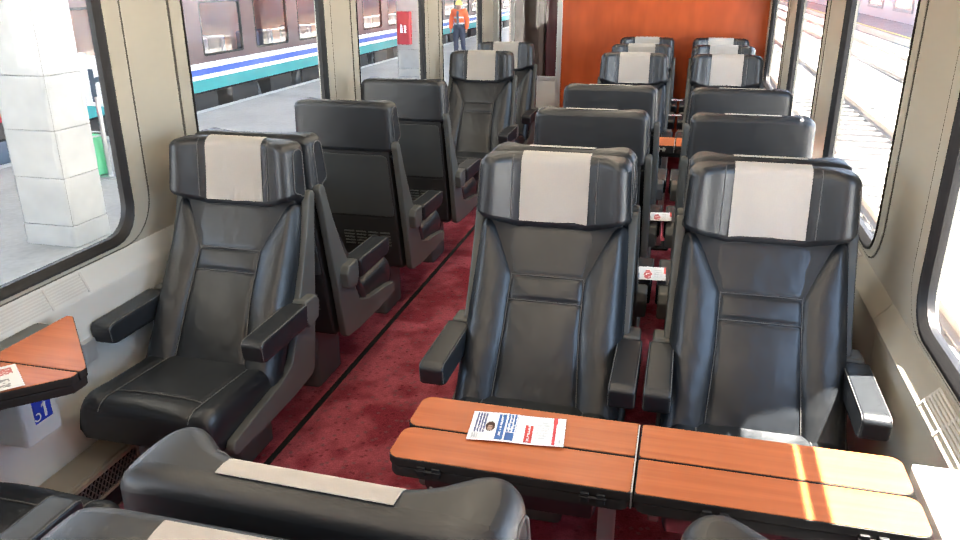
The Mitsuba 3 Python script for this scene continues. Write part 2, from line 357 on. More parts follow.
# backrest: base line from the bottom to the top, in (forward, up)
B0, B1 = np.array([.435, .395]), np.array([.074, .988])
BD = (B1 - B0) / np.linalg.norm(B1 - B0); BN = np.array([BD[1], -BD[0]])
def seam_u(v): return .47 + .33 * np.clip((v - .715) / .285, 0, 1) ** 1.15 + .05 * np.clip((.45 - v) / .45, 0, 1)
VB0, VB1 = .585, .715                                     # the band across the back
def back_w(v): return .286 - .020 * v
def back_off(u, v):
    au = np.abs(u); s = seam_u(v)
    edge = np.clip((1 - au) / .16, 0, 1); roll = np.sqrt(np.clip(1 - (1 - edge) ** 2, 0, 1))
    bol = np.clip((au - s) / np.maximum(1 - s, .05), 0, 1)
    bulge = np.where(au > s, .030 * np.sin(np.pi * np.clip(bol * .9, 0, 1)) ** .8, 0)
    cen = np.clip(1 - (au / s) ** 2, 0, 1)
    pv = np.where(v > VB1, .62 * (v - VB1) / (1 - VB1), np.where(v > VB0, (v - VB0) / (VB1 - VB0), v / VB0))
    mid = np.where(au < s, .014 * np.sqrt(cen) * np.sin(np.pi * np.clip(pv, .02, .98)) ** .45, 0)
    lumbar = .018 * np.exp(-((v - .42) / .25) ** 2) * (1 - au ** 2)
    tip = np.clip((1 - v) / .05, 0, 1) ** .5 * np.clip((v + .02) / .05, 0, 1) ** .5
    groove = -.006 * np.exp(-((au - s) * .24 / .006) ** 2) - .006 * np.where(au < s, np.exp(-((v - VB0) * .73 / .005) ** 2) + np.exp(-((v - VB1) * .73 / .005) ** 2), 0)
    return -.045 * (1 - roll) + bulge * roll + mid + lumbar + groove * roll - .02 * (1 - tip)
def back_pts(u, v, off):
    f = B0[0] + (B1[0] - B0[0]) * v + BN[0] * off; z = B0[1] + (B1[1] - B0[1]) * v + BN[1] * off
    return np.stack([u * back_w(v), f, z], -1)
def make_backrest():
    uu = np.linspace(-1, 1, 91); vv = np.linspace(0, 1, 71); U, V_ = np.meshgrid(uu, vv)
    O = back_off(U, V_)
    W = np.stack([U * 5 + 3, V_ * 9, np.full_like(U, 2.0)], -1)
    creases = (meshkit.fbm(W + meshkit.fbm(W * .7, 2)[..., None], 3) - .5)
    side = np.clip((np.abs(U) - .5) / .2, 0, 1)
    diag = meshkit.noise(np.stack([(V_ * 16 - np.abs(U) * 6), np.abs(U) * 3, np.sign(U) * 3], -1)) - .5
    O = O + creases * .006 + side * diag * .006 * np.clip(1.0 - V_, .2, 1)
    return slab(back_pts(U, V_, O), back_pts(U * .97, V_, np.full_like(O, -.06)))
def make_back_seams():
    ms = []
    for s in (-1, 1):
        v = np.linspace(.02, .985, 40); u = s * seam_u(v); ms.append(tube(back_pts(u, v, back_off(u, v) + .0062), .0018))
    for vb in (VB0, VB1):
        u = np.linspace(-1, 1, 20) * seam_u(vb); v = np.full(20, vb); ms.append(tube(back_pts(u, v, back_off(u, v) + .0062), .0018))
    return cat(ms)
# cushion
CF0, CF1, CW = .315, .805, .268
def cush_top(u, w):
    au = np.abs(u); z = .440 + .030 * w
    edge = np.sqrt(np.clip(1 - (1 - np.clip((1 - au) / .16, 0, 1)) ** 2, 0, 1)); fr = np.sqrt(np.clip(1 - (1 - np.clip((1 - w) / .13, 0, 1)) ** 2, 0, 1))
    puff = .012 * np.where(au < .64, np.sqrt(np.clip(1 - (au / .64) ** 2, 0, 1)), .8 * np.sin(np.pi * np.clip((au - .64) / .36, 0, 1)))
    groove = -.005 * (np.exp(-((au - .64) * CW / .006) ** 2) + np.where(au < .64, np.exp(-((w - .80) * .46 / .006) ** 2), 0))
    return z + puff + groove * edge - .055 * (1 - edge) - .055 * (1 - fr)
def make_cushion():
    uu = np.linspace(-1, 1, 61); ww = np.linspace(0, 1, 47); U, W = np.meshgrid(uu, ww)
    Z = cush_top(U, W) + (meshkit.fbm(np.stack([U * 5, W * 8, U * 0 + 9], -1), 3) - .5) * .005
    taper = 1 - .05 * np.clip((W - .8) / .2, 0, 1) ** 2
    P = np.stack([U * CW * taper, CF0 + (CF1 - CF0) * W, Z], -1)
    Q = P.copy(); Q[..., 2] = .318; Q[..., 1] -= .012 * W; Q[..., 0] *= .97
    return slab(P, Q)
def make_cushion_seams():
    ms = []
    for s in (-1, 1):
        w = np.linspace(.05, .99, 30); u = np.full(30, s * .64); ms.append(tube(np.stack([u * CW, CF0 + (CF1 - CF0) * w, cush_top(u, w) + .0048], -1), .0021))
    u = np.linspace(-.64, .64, 24); w = np.full(24, .80); ms.append(tube(np.stack([u * CW, CF0 + (CF1 - CF0) * w, cush_top(u, w) + .0048], -1), .0021))
    return cat(ms)
def xwarp(m, top=-.022):
    v = np.array(m.vertices); k = np.clip((v[:, 2] - .55) / .45, 0, 1); v[:, 0] += np.sign(v[:, 0]) * top * k
    return trimesh.Trimesh(v, m.faces, process=False)
def make_shell():
    prof = roundpoly([(.006, 1.028), (.064, 1.028), (.25, .70), (.395, .43), (.38, .33), (.20, .315), (.135, .318), (.095, .50), (.012, .95)], .012)
    return xwarp(ext_x(prof, -.246, .246, .008, 90), -.006)
def make_back_panel():
    # upper plate on the rear, a few millimetres proud
    front = []
    P = Polygon([(-.230, .962), (.230, .962), (.236, .625), (-.236, .625)]).buffer(-.012).buffer(.012)
    m = loft(P, 0, .010, .004, 60, 2)
    v = np.array(m.vertices); z = v[:, 1]; f = .012 + (.95 - z) * (.083 / .45) - v[:, 2] + .004
    return trimesh.Trimesh(np.column_stack([v[:, 0], f, z]), m.faces, process=False)
def make_lower_panel():
    P = Polygon([(-.236, .612), (.236, .612), (.24, .335), (-.24, .335)]).buffer(-.01).buffer(.01)
    m = loft(P, 0, .006, .003, 60, 2)
    v = np.array(m.vertices); z = v[:, 1]; f = .012 + (.95 - z) * (.083 / .45) - v[:, 2] + .004 + np.clip((.5 - z), 0, 1) * .035
    m = trimesh.Trimesh(np.column_stack([v[:, 0], f, z]), m.faces, process=False)
    if m.volume < 0: m.invert()
    return m
def make_vent():
    bars = []
    for k in range(5):
        for j in range(4):
            z = .452 + k * .018; x = -.06 + j * .068; f = .012 + (.95 - z) * (.083 / .45) - .005 + max(0, .5 - z) * .035
            bars.append(bx(x, x + .056, f - .003, f + .003, z, z + .007))
    return cat(bars)
def make_side(s):
    prof = roundpoly([(.002, 1.030), (.050, 1.030), (.095, .90), (.165, .74), (.230, .62), (.275, .50), (.315, .425), (.42, .392), (.60, .372), (.735, .352), (.752, .325), (.735, .295), (.55, .288), (.30, .292), (.165, .305), (.140, .325), (.095, .55), (.03, .90)], .012)
    a, b = (.264, .297) if s > 0 else (-.297, -.264)
    return xwarp(ext_x(prof, a, b, .007, 110), -.008)
def make_arm(s):
    prof = roundpoly([(.240, .650), (.570, .646), (.588, .632), (.580, .572), (.552, .562), (.250, .560)], .010)
    a, b = (.258, .342) if s > 0 else (-.342, -.258)
    return ext_x(prof, a, b, .011, 72)
def make_arm_piping(s):
    ms = []
    for x in (.2615, .3385):
        top = [(f, .6475 - .004 * (f - .24) / .33) for f in np.linspace(.25, .565, 12)] + [(.580, .638), (.583, .622), (.577, .578)]
        ms.append(tube([(s * x, f, z) for f, z in top], .0018, 5))
    return cat(ms)
def make_bracket(s):
    prof = roundpoly([(.120, .62), (.145, .650), (.237, .654), (.243, .58), (.215, .535), (.135, .55)], .010)
    a, b = (.268, .332) if s > 0 else (-.332, -.268)
    return ext_x(prof, a, b, .010, 56)
def make_pedestal():
    return cat([rbox(-.115, .115, .20, .45, 0, .30, .012, .02, 56), rbox(-.225, .225, .20, .66, .290, .335, .006, .02, 48)])

PARTS = {}
def part(name, mesh, bsdf, smooth=35): PARTS[name] = ply(mesh, bsdf, smooth)
part('headrest', make_headrest(), LEATHER, 50); part('headrest__piping', make_head_piping(), PIPING, True)
part('backrest', make_backrest(), LEATHER, 60); part('backrest__seam', make_back_seams(), PIPING, True)
part('cushion', make_cushion(), LEATHER, 60); part('cushion__seam', make_cushion_seams(), PIPING, True)
part('shell', make_shell(), SHELL_DARK, 35); part('shell__back_panel', make_back_panel(), SHELL, 35)
part('shell__lower_panel', make_lower_panel(), SHELL_DARK, 35); part('shell__vent_grille', make_vent(), SHELL_LIGHT, False)
part('side_panel', make_side(1), SHELL_LIGHT, 35); part('side_panel_001', make_side(-1), SHELL_LIGHT, 35)
part('armrest', make_arm(1), ARM, 45); part('armrest_001', make_arm(-1), ARM, 45)
part('armrest__piping', make_arm_piping(1), PIPING, True); part('armrest_001__piping', make_arm_piping(-1), PIPING, True)
part('armrest__bracket', make_bracket(1), SHELL_LIGHT, 40); part('armrest_001__bracket', make_bracket(-1), SHELL_LIGHT, 40)
part('pedestal', make_pedestal(), SHELL_LIGHT, 35)
COVERS = [ply(make_cover(k), CLOTH, 60) for k in range(4)]

XP, XQ, XS = -.407, .298, -1.645
SEATS = [  # column x, rear y, facing, cover, label, group
    (XP + .003, .67, 1, True, 'black seat seen from above before the orange table, cream cloth strip along its top', None),
    (XP, .63, -1, True, 'nearest black seat at the bottom edge, back to back with the one at the table', None),
    (XQ, .66, 1, True, 'black seat of which only a wing tip shows below the right of the table', None),
    (XS, .66, 1, True, 'black seat at the lower left corner, only its armrest and cushion edge showing', None),
    (XS, 2.67, -1, True, 'black leather single seat beside the left window, facing the small triangular table', None),
    (XP, 2.67, -1, True, 'black leather aisle seat facing the camera behind the orange table with the leaflet', None),
    (XQ, 2.67, -1, True, 'black leather window seat facing the camera with sunlight on its right armrest', None),
    (XS, 2.70, 1, False, 'single seat facing away, back to back with the left seat beside the triangular table', None),
    (XP, 2.70, 1, True, 'seat hidden back to back behind the aisle seat at the orange table', None),
    (XQ, 2.70, 1, True, 'seat hidden back to back behind the sunlit window seat at the orange table', None),
    (XS, 3.57, 1, False, 'dark single seat seen from behind, nearer of the two on the left of the aisle', None),
    (XP, 3.57, 1, True, 'dark seat seen from behind, right behind the aisle seat that faces the camera', None),
    (XQ, 3.57, 1, True, 'dark window seat seen from behind, right behind the sunlit seat that faces the camera', None),
    (XS, 4.44, 1, False, 'dark single seat seen from behind, farther of the two on the left of the aisle', None),
    (XP, 4.44, 1, True, 'dark aisle seat seen from behind, just before the distant orange table', None),
    (XQ, 4.44, 1, True, 'dark window seat seen from behind, just before the distant orange table', None),
    (XS, 6.46, -1, True, 'nearer of the two far single seats facing the camera left of the aisle', None),
    (XP, 6.53, -1, True, 'front one of the three far aisle seats facing the camera before the orange end wall', None),
    (XQ, 6.53, -1, True, 'front one of the three far window seats facing the camera before the orange end wall', None),
    (XS, 7.36, -1, True, 'farther of the two far single seats facing the camera, next to the glazed partition', None),
    (XP, 7.40, -1, True, 'middle one of the three far aisle seats facing the camera before the orange end wall', None),
    (XQ, 7.40, -1, True, 'middle one of the three far window seats facing the camera before the orange end wall', None),
    (XP, 8.26, -1, True, 'hindmost aisle seat facing the camera, against the orange end wall', None),
    (XQ, 8.26, -1, True, 'hindmost window seat facing the camera, against the orange end wall', None),
]
for i, (x, y, face, cover, lab, grp) in enumerate(SEATS):
    key = num('train_seat'); turn = -1.2 if i == 0 else 0
    M = T().translate([x, y, 0]) @ T().rotate([0, 0, 1], (180 if face < 0 else 0) + turn)
    for p, d in PARTS.items():
        if p == 'shell__vent_grille' and face < 0: continue
        scene[f'{key}__{p}'] = {**d, 'to_world': M}
    if cover:
        scene[f'{key}__headrest_cover'] = {**COVERS[i % 4], 'to_world': M}; tag(f'{key}__headrest_cover', 'cream cloth headrest cover')
    tag(key, lab, 'seat', 'black leather seats in the train car')

# ------------------------------------------------------------------ tables
def leaf(pts, z0, z1, name, rc=.03):
    poly = Polygon(pts).buffer(-rc, 10).buffer(rc, 10) if rc else Polygon(pts)
    put(name + '__edge', loft(poly, z0, z1 - .0025, .002, 90, 2), EDGE, 35)
    return poly
def add_leaf(thing, pts, z0, z1, rc=.03):
    nm = thing + '__leaf'
    k = LEAF.get(thing, 0); LEAF[thing] = k + 1
    if k: nm += f'_{k:03d}'
    poly = Polygon(pts) if rc < 0 else end_round(pts, rc)
    put(nm, loft(poly.buffer(-.002), z1 - .006, z1, .0012, 120, 2), WOOD_TABLE, 35)
    put(nm + '__edge_band', loft(poly, z0, z1 - .0022, .002, 120, 2), EDGE, 35)
LEAF = {}
def end_round(pts, rc):
    p = Polygon(pts); q = p.buffer(-rc, 10).buffer(rc, 10); x0, y0, x1, y1 = p.bounds
    if rc < .02: return q
    sq = sbox(x0 + .06, y0, x1, y1) if x1 < 0 else sbox(x0, y0, x1 - .06, y1)      # the corners at the divider stay square
    return unary_union([q, sq])
def pair_table(key, yc, far=False):
    ZT = .75; sx = -.035; g = .0032; d = .150
    add_leaf(key, [(-.605, yc + .0026), (sx - g, yc + .0026), (sx - g, yc + d), (-.605, yc + d)], ZT - .024, ZT)
    add_leaf(key, [(-.606, yc - d + .012), (sx - g, yc - d + .012), (sx - g, yc - .0026), (-.606, yc - .0026)], ZT - .024, ZT)
    add_leaf(key, [(sx + g, yc + .0026), (.560, yc + .0026), (.560, yc + d), (sx + g, yc + d)], ZT - .024, ZT)
    add_leaf(key, [(sx + g, yc - d + .012), (.562, yc - d + .012), (.562, yc - .0026), (sx + g, yc - .0026)], ZT - .024, ZT)
    put(key + '__board', cat([loft(sbox(-.572, yc - d + .044, sx - g - .03, yc + d - .03).buffer(.03), ZT - .054, ZT - .0262, .003, 120, 2), loft(sbox(sx + g + .03, yc - d + .044, .53, yc + d - .03).buffer(.03), ZT - .054, ZT - .0262, .003, 120, 2)]), EDGE, 35)
    put(key + '__divider_strip', bx(sx - .0042, sx - .0008, yc - d + .016, yc + d - .004, ZT - .045, ZT - .002), ALU, False)
    hin = []
    for x in (-.50, -.12, .14, .45):
        for dx in (-.018, .018): hin.append(rbox(x + dx - .010, x + dx + .010, yc - d + .004, yc - d + .0125, ZT - .040, ZT - .014, .002, n=24))
        hin.append(cyl((x - .03, yc - d + .007, ZT - .0255), (x + .03, yc - d + .007, ZT - .0255), .0042, 10))
    put(key + '__hinges', cat(hin), STEEL if far else BLACK, 35)
    put(key + '__support_beam', rbox(-.52, .52, yc - .07, yc + .07, ZT - .092, ZT - .052, .006), BLACK, 35)
    put(key + '__leg', rbox(-.115, -.075, yc - .035, yc + .035, .012, ZT - .092, .006), STEEL, 35)
    put(key + '__foot', rbox(-.17, -.02, yc - .09, yc + .09, 0, .014, .004, .02), BLACK, 35)
    put(key + '__wall_bracket', rbox(.578, XR - .038, yc - .26, yc + .145, ZT - .045, ZT - .008, .006), WHITE_PANEL, 35)
    tag(key + '__wall_bracket', 'white metal bracket on the wall side')
pair_table('folding_table', 1.577); tag('folding_table', 'folded orange wood table with black edges between the two front seat pairs', 'table')
pair_table('folding_table_001', 5.36, True); tag('folding_table_001', 'distant orange table glimpsed in the gap between the seat columns', 'table')

def wall_table(key, yc):
    ZT = .75
    for s in (1, -1):
        pts = [(-1.925, yc + s * .002), (-1.598, yc + s * .002), (-1.600, yc + s * .030), (-1.655, yc + s * .085), (-1.90, yc + s * .325), (-1.925, yc + s * .325)]
        add_leaf(key, pts, ZT - .026, ZT, .006)
    pts = [(-1.925, yc - .32), (-1.90, yc - .32), (-1.660, yc - .083), (-1.605, yc - .029), (-1.605, yc + .029), (-1.660, yc + .083), (-1.90, yc + .32), (-1.925, yc + .32)]
    put(key + '__board', loft(Polygon(pts), ZT - .056, ZT - .029, .003, 100, 2), EDGE, 35)
    put(key + '__hinges', cat([rbox(-1.685 + k * .028, -1.665 + k * .028, yc - .073 + k * .02, yc - .063 + k * .02, ZT - .05, ZT - .01, .002, n=24) for k in range(2)]), BLACK, 35)
    put(key + '__wall_bracket', rbox(XL + .041, -1.926, yc - .20, yc + .26, ZT - .05, ZT - .004, .006), SHELL_LIGHT, 35)
    tag(key + '__wall_bracket', 'dark grey bracket along the wall')
wall_table('wall_table', 1.610); tag('wall_table', 'small triangular orange wood table fixed below the left window', 'table')

# leaflets ------------------------------------------------------
def rect(u, v, a, b, c, d): return dr.select((u > a) & (u < b) & (v > c) & (v < d), 1.0, 0.0)
def ov(c, col, k): return mix(c, col, k)
def leaf_main(p, n, uv):
    u, v = uv.x, uv.y
    c = mi.Color3f(.82, .84, .86) + u * 0
    lines = lambda a, per, lo, hi: dr.select(((a - lo) / per - dr.floor((a - lo) / per) < .62) & (a > lo) & (a < hi), 1.0, 0.0)
    wob = noise(u * 60, v * 22, 1.0)
    c = ov(c, (.035, .06, .22), lines(u, .030, .050, .165) * rect(u, v, .05, .165, .28, .96) * dr.select(wob > .22, .9, .25))
    c = ov(c, (.25, .28, .30), lines(u, .025, .04, .10) * rect(u, v, .04, .10, .06, .24) * .5)
    face = dr.square((u - .213) / .036) + dr.square((v - .45) / .125)
    c = ov(c, (.05, .022, .018), dr.select(dr.square((u - .213) / .050) + dr.square((v - .50) / .17) < 1, 1.0, 0.0))
    c = ov(c, (.46, .30, .24), dr.select(face < .62, 1.0, 0.0))
    c = ov(c, (.035, .02, .02), dr.select((dr.abs(v - .485) < .012) & (dr.abs(dr.abs(u - .213) - .013) < .007) | (dr.abs(v - .40) < .008) & (dr.abs(u - .213) < .012), .8, 0.0))
    c = ov(c, (.045, .14, .40), rect(u, v, .285, .365, .06, .95) * dr.select((u > .312) & (u < .335) & (wob > .38) & (v > .2), .15, 1.0))
    c = ov(c, (.045, .14, .40), rect(u, v, .385, .475, .06, .33))
    c = ov(c, (.05, .16, .42), lines(u, .034, .385, .49) * rect(u, v, .385, .49, .36, .98) * dr.select(wob > .3, 1.0, .2))
    c = ov(c, (.62, .06, .06), rect(u, v, .585, .665, .05, .66) * dr.select((u > .612) & (u < .638) & (wob > .45), .25, 1.0))
    c = ov(c, (.55, .58, .57), lines(v, .09, .22, .85) * rect(u, v, .70, .83, .22, .85) * dr.select(wob > .5, .45, .1))
    c = ov(c, (.64, .07, .09), rect(u, v, .875, .905, .04, 1.0) + 0 * u)
    c = ov(c, (.64, .07, .09), rect(u, v, .870, .915, .78, 1.0))
    c = ov(c, (.40, .40, .42), rect(u, v, .945, .96, .12, .22) * .7)
    return c
def leaf_small(p, n, uv):
    u, v = uv.x, uv.y; wob = noise(u * 25, v * 18, 3.0)
    c = mi.Color3f(.82, .83, .84) + u * 0
    c = ov(c, (.66, .07, .08), dr.select((dr.square((u - .40) / .14) + dr.square((v - .40) / .34) < 1) & (wob > .32), .9, 0.0))
    c = ov(c, (.66, .07, .08), rect(u, v, .93, 1.0, .5, 1.0))
    c = ov(c, (.40, .42, .45), rect(u, v, .60, .88, .2, .85) * dr.select((v * 7 - dr.floor(v * 7) < .5) & (wob > .4), .5, 0.0))
    c = ov(c, (.18, .26, .42), rect(u, v, .02, .12, .1, .5) * .8)
    return c
def leaf_left(p, n, uv):
    u, v = uv.x, uv.y; wob = noise(u * 30, v * 20, 5.0)
    c = mi.Color3f(.80, .79, .76) + u * 0
    c = ov(c, (.10, .17, .32), rect(u, v, .1, .5, .2, .6) * dr.select(wob > .4, .8, .1))
    c = ov(c, (.55, .10, .08), rect(u, v, .1, .4, .65, .9) * dr.select(wob > .3, .9, .1))
    c = ov(c, (.16, .14, .14), rect(u, v, .55, .9, .25, .8) * dr.select(wob > .45, .7, .1))
    return c
for nm, fn in (('m_leaflet', leaf_main), ('m_leaflet_small', leaf_small), ('m_leaflet_left', leaf_left)):
    mat(nm, proc(fn), .45, spec=.4)
def leaflet(key, corners, z, bsdf, label, curl=.002, nx=12, ny=6, group=None):
    a, b, c, d = [np.array(q, float) for q in corners]      # lower-left, lower-right, upper-right, upper-left
    P, UV = np.zeros((ny, nx, 3)), np.zeros((ny, nx, 2))
    for j in range(ny):
        for i in range(nx):
            s, t = i / (nx - 1), j / (ny - 1)
            q = (a * (1 - s) + b * s) * (1 - t) + (d * (1 - s) + c * s) * t
            P[j, i] = (q[0], q[1], z + curl * (1 - math.cos(2 * math.pi * s * 1.5)) * .5 + curl * abs(t - .5)); UV[j, i] = (s, t)
    Bk = P.copy(); Bk[..., 2] -= .0006
    m = slab(P, Bk)
    put(key, m, bsdf, False, uv=np.vstack([UV.reshape(-1, 2)] * 2)); tag(key, label, 'leaflet', group)
leaflet('leaflet', [(-.440, 1.546), (-.206, 1.566), (-.217, 1.690), (-.452, 1.676)], .7535, 'm_leaflet', 'white leaflet with a small portrait and blue and red print on the orange table')
leaflet('leaflet_001', [(-1.90, 1.49), (-1.78, 1.39), (-1.68, 1.50), (-1.81, 1.60)], .7535, 'm_leaflet_left', 'printed leaflet lying on the small triangular table at the left edge')
for k, (ya, yb, lab) in enumerate([(2.93, 3.08, 'white leaflet with red print lying across the armrests nearest in the seat gap'), (3.75, 3.895, 'white leaflet with red print lying across the armrests second in the seat gap'),
                                  (6.90, 6.96, 'thin white leaflet across the far armrests in the seat gap, nearer of two'), (7.80, 7.86, 'thin white leaflet across the far armrests in the seat gap, farther of two')]):
    leaflet(num('seat_leaflet'), [(-.125, ya), (-.010, ya + .01), (-.012, yb + .012), (-.13, yb)], .671, 'm_leaflet_small', lab, .001)

# litter bin below the triangular table, with a pictogram sticker
put('litter_bin__body', rbox(XL + .041, -1.852, 1.615, 1.760, .445, .685, .006, .012), GREY_PLASTIC, 35)
put('litter_bin__lid', rbox(XL + .042, -1.848, 1.611, 1.764, .62, .640, .004, .012), GREY_PLASTIC, 35)
BLUE = mat('m_sticker_blue', (.03, .06, .48), .4); WHITE = mat('m_white', (.80, .80, .80), .5)
put('litter_bin__sticker', bx(-1.852, -1.8508, 1.657, 1.727, .507, .587), BLUE, False)
man = [Polygon([(1.697, .556), (1.706, .556), (1.706, .584), (1.697, .584)]), Polygon([(1.690, .570), (1.708, .578), (1.706, .584), (1.688, .577)]), Polygon([(1.697, .534), (1.7015, .534), (1.7015, .558), (1.697, .558)]), Polygon([(1.7025, .534), (1.707, .534), (1.707, .558), (1.7025, .558)]), sbox(1.699, .5875, 1.707, .5955).buffer(.001)]
arc = LineString([(1.668 + .012 * math.cos(a), .545 + .012 * math.sin(a)) for a in np.linspace(-2.6, 1.6, 16)]).buffer(.0022)
man += [arc, sbox(1.664, .553, 1.680, .556)]
put('litter_bin__pictogram', cat([ext_x(affinity.translate(q, 0, -.018), -1.8508, -1.8502) for q in man]), WHITE, False)
tag('litter_bin__sticker', 'blue sticker with a white pictogram'); tag('litter_bin', 'grey wall bin with a blue sticker under the triangular table', 'bin')
# small metal fitting on the wall beyond the table
put('wall_fitting__plate', rbox(XL + .041, XL + .052, 2.015, 2.085, .515, .595, .004, .012), ALU, 35)
put('wall_fitting__catch', cyl((XL + .050, 2.05, .555), (XL + .062, 2.05, .555), .016, 20), STEEL, 35)
tag('wall_fitting', 'small square metal catch on the left wall beyond the triangular table', 'fitting')

# ------------------------------------------------------------------ outside, left: platform
def concrete_col(p, n, uv):
    k = fbm(p.x * 1.5, p.y * 1.5, p.z * 1.5, 3); s = noise(p.x * 25, p.y * 25, p.z * 25)
    return mix((.21, .21, .20), (.30, .298, .28), k) * (.9 + .2 * s)
CONC = mat('m_concrete', proc(concrete_col), .8)
PAINTW = mat('m_pillar_paint', proc(lambda p, n, uv: mix((.36, .36, .34), (.45, .45, .425), fbm(p.x * 5, p.y * 5, p.z * 5, 3))), .7)
ZP = -.70
put('platform', bx(-9.35, -2.25, -12, 90, ZP - .6, ZP), CONC, False); struct('platform', 'grey concrete station platform')
put('platform__edge_line', bx(-9.33, -9.15, -12, 90, ZP, ZP + .004), PAINTW, False); tag('platform__edge_line', 'white edge line')
put('canopy', cat([bx(-8.6, -2.3, -14, 70, 4.2, 4.35)] + [bx(-8.6, -2.3, y - .12, y + .12, 3.9, 4.2) for y in range(-8, 70, 7)]), mat('m_canopy', (.55, .55, .53), .7), False)
struct('canopy', 'pale roof over the platform')
def pillar(key, x, y, w, d, label):
    z = ZP; k = 0
    for h in (.215, .475, .46, .505, .9, 1.0, 1.6):
        top = min(z + h, 3.9)
        ww = w / 2 + (.006 if k == 0 else 0); dd = d / 2 + (.006 if k == 0 else 0)
        put(f'{key}__block' + (f'_{k:03d}' if k else ''), rbox(x - ww, x + ww, y - dd, y + dd, z, top - .006, .008, .02, 40), PAINTW, 35)
        z = top; k += 1
        if z >= 3.9: break
    put(f'{key}__core', bx(x - w / 2 + .012, x + w / 2 - .012, y - d / 2 + .012, y + d / 2 - .012, ZP, 3.9), CONC, False)
    tag(key, label, 'pillar')
pillar('platform_pillar', -5.985, 6.26, .60, .49, 'white painted block pillar on the platform outside the nearest left window')
pillar('platform_pillar_001', -7.13, 20.33, .66, .66, 'white platform pillar carrying the red extinguisher cabinet')
RED = mat('m_red', (.42, .035, .05), .45)
put('extinguisher_cabinet__box', rbox(-7.40, -7.02, 19.84, 19.995, .13, .95, .02, .05, 48), RED, 35)
ico = [ext_y(sbox(-7.30, .42, -7.22, .56), 19.835, 19.839), ext_y(Polygon([(-7.295, .57), (-7.225, .57), (-7.24, .64), (-7.28, .64)]), 19.835, 19.839), ext_y(sbox(-7.19, .42, -7.13, .62), 19.835, 19.839)]
put('extinguisher_cabinet__pictogram', cat(ico), WHITE, False); tag('extinguisher_cabinet__pictogram', 'white extinguisher pictogram')
tag('extinguisher_cabinet', 'red extinguisher cabinet on the far white platform pillar', 'cabinet')
# sign board with a letter, and the green bag on its stand
put('platform_sign__board', rbox(-8.35, -7.35, 9.2, 9.25, .12, .80, .005), WHITE, 35)
lt = meshkit.text_mesh('h', .42, .004, True); lt = permute(lt, [0, 2, 1]); lt.apply_translation((-7.985, 9.193, .20))
put('platform_sign__letter', lt, mat('m_sign_letter', (.06, .09, .12), .6), False)
put('platform_sign__post', cat([cyl((-8.25, 9.23, ZP), (-8.25, 9.23, .8), .03), cyl((-7.42, 9.23, ZP), (-7.42, 9.23, .8), .03)]), STEEL, 35)
tag('platform_sign', 'white station sign with a dark letter beyond the white pillar', 'sign')
rings = []
bagp = [(0.17, -.94), (.21, -.80), (.22, -.6), (.20, -.4), (.19, -.25), (.17, -.17)]
lathe = trimesh.creation.revolve(np.array([(0, -.67)] + [(r, max(z, -.66)) for r, z in bagp] + [(.0, -.165)]), sections=28)
v = np.array(lathe.vertices); v[:, :2] *= (1 + .12 * (meshkit.noise(np.column_stack([v[:, 0] * 14, v[:, 1] * 14, v[:, 2] * 5])) - .5))[:, None]
bag = trimesh.Trimesh(v + np.array([-7.62, 8.6, 0]), lathe.faces, process=False)
scene['m_bag'] = {'type': 'twosided', 'bsdf': {'type': 'principled', 'base_color': rgb((.12, .50, .24)), 'roughness': .35}}
put('trash_bag', bag, 'm_bag', 50); tag('trash_bag', 'green translucent rubbish bag hanging on a stand beside the platform pillar', 'bag')
put('bag_stand__post', cyl((-7.36, 8.6, ZP), (-7.36, 8.6, .35), .03), STEEL, 35)
put('bag_stand__hoop', cat([trimesh.transformations and tube([(-7.62 + .21 * math.cos(a), 8.6 + .21 * math.sin(a), -.15) for a in np.linspace(0, 2 * math.pi, 25)[:-1]], .012, 6, True), cyl((-7.42, 8.6, -.15), (-7.35, 8.6, -.15), .012)]), STEEL, 35)
put('bag_stand__base', cyl((-7.36, 8.6, ZP), (-7.36, 8.6, ZP + .03), .16, 24), STEEL, 35)
tag('bag_stand', 'grey metal stand that holds the green rubbish bag', 'stand')

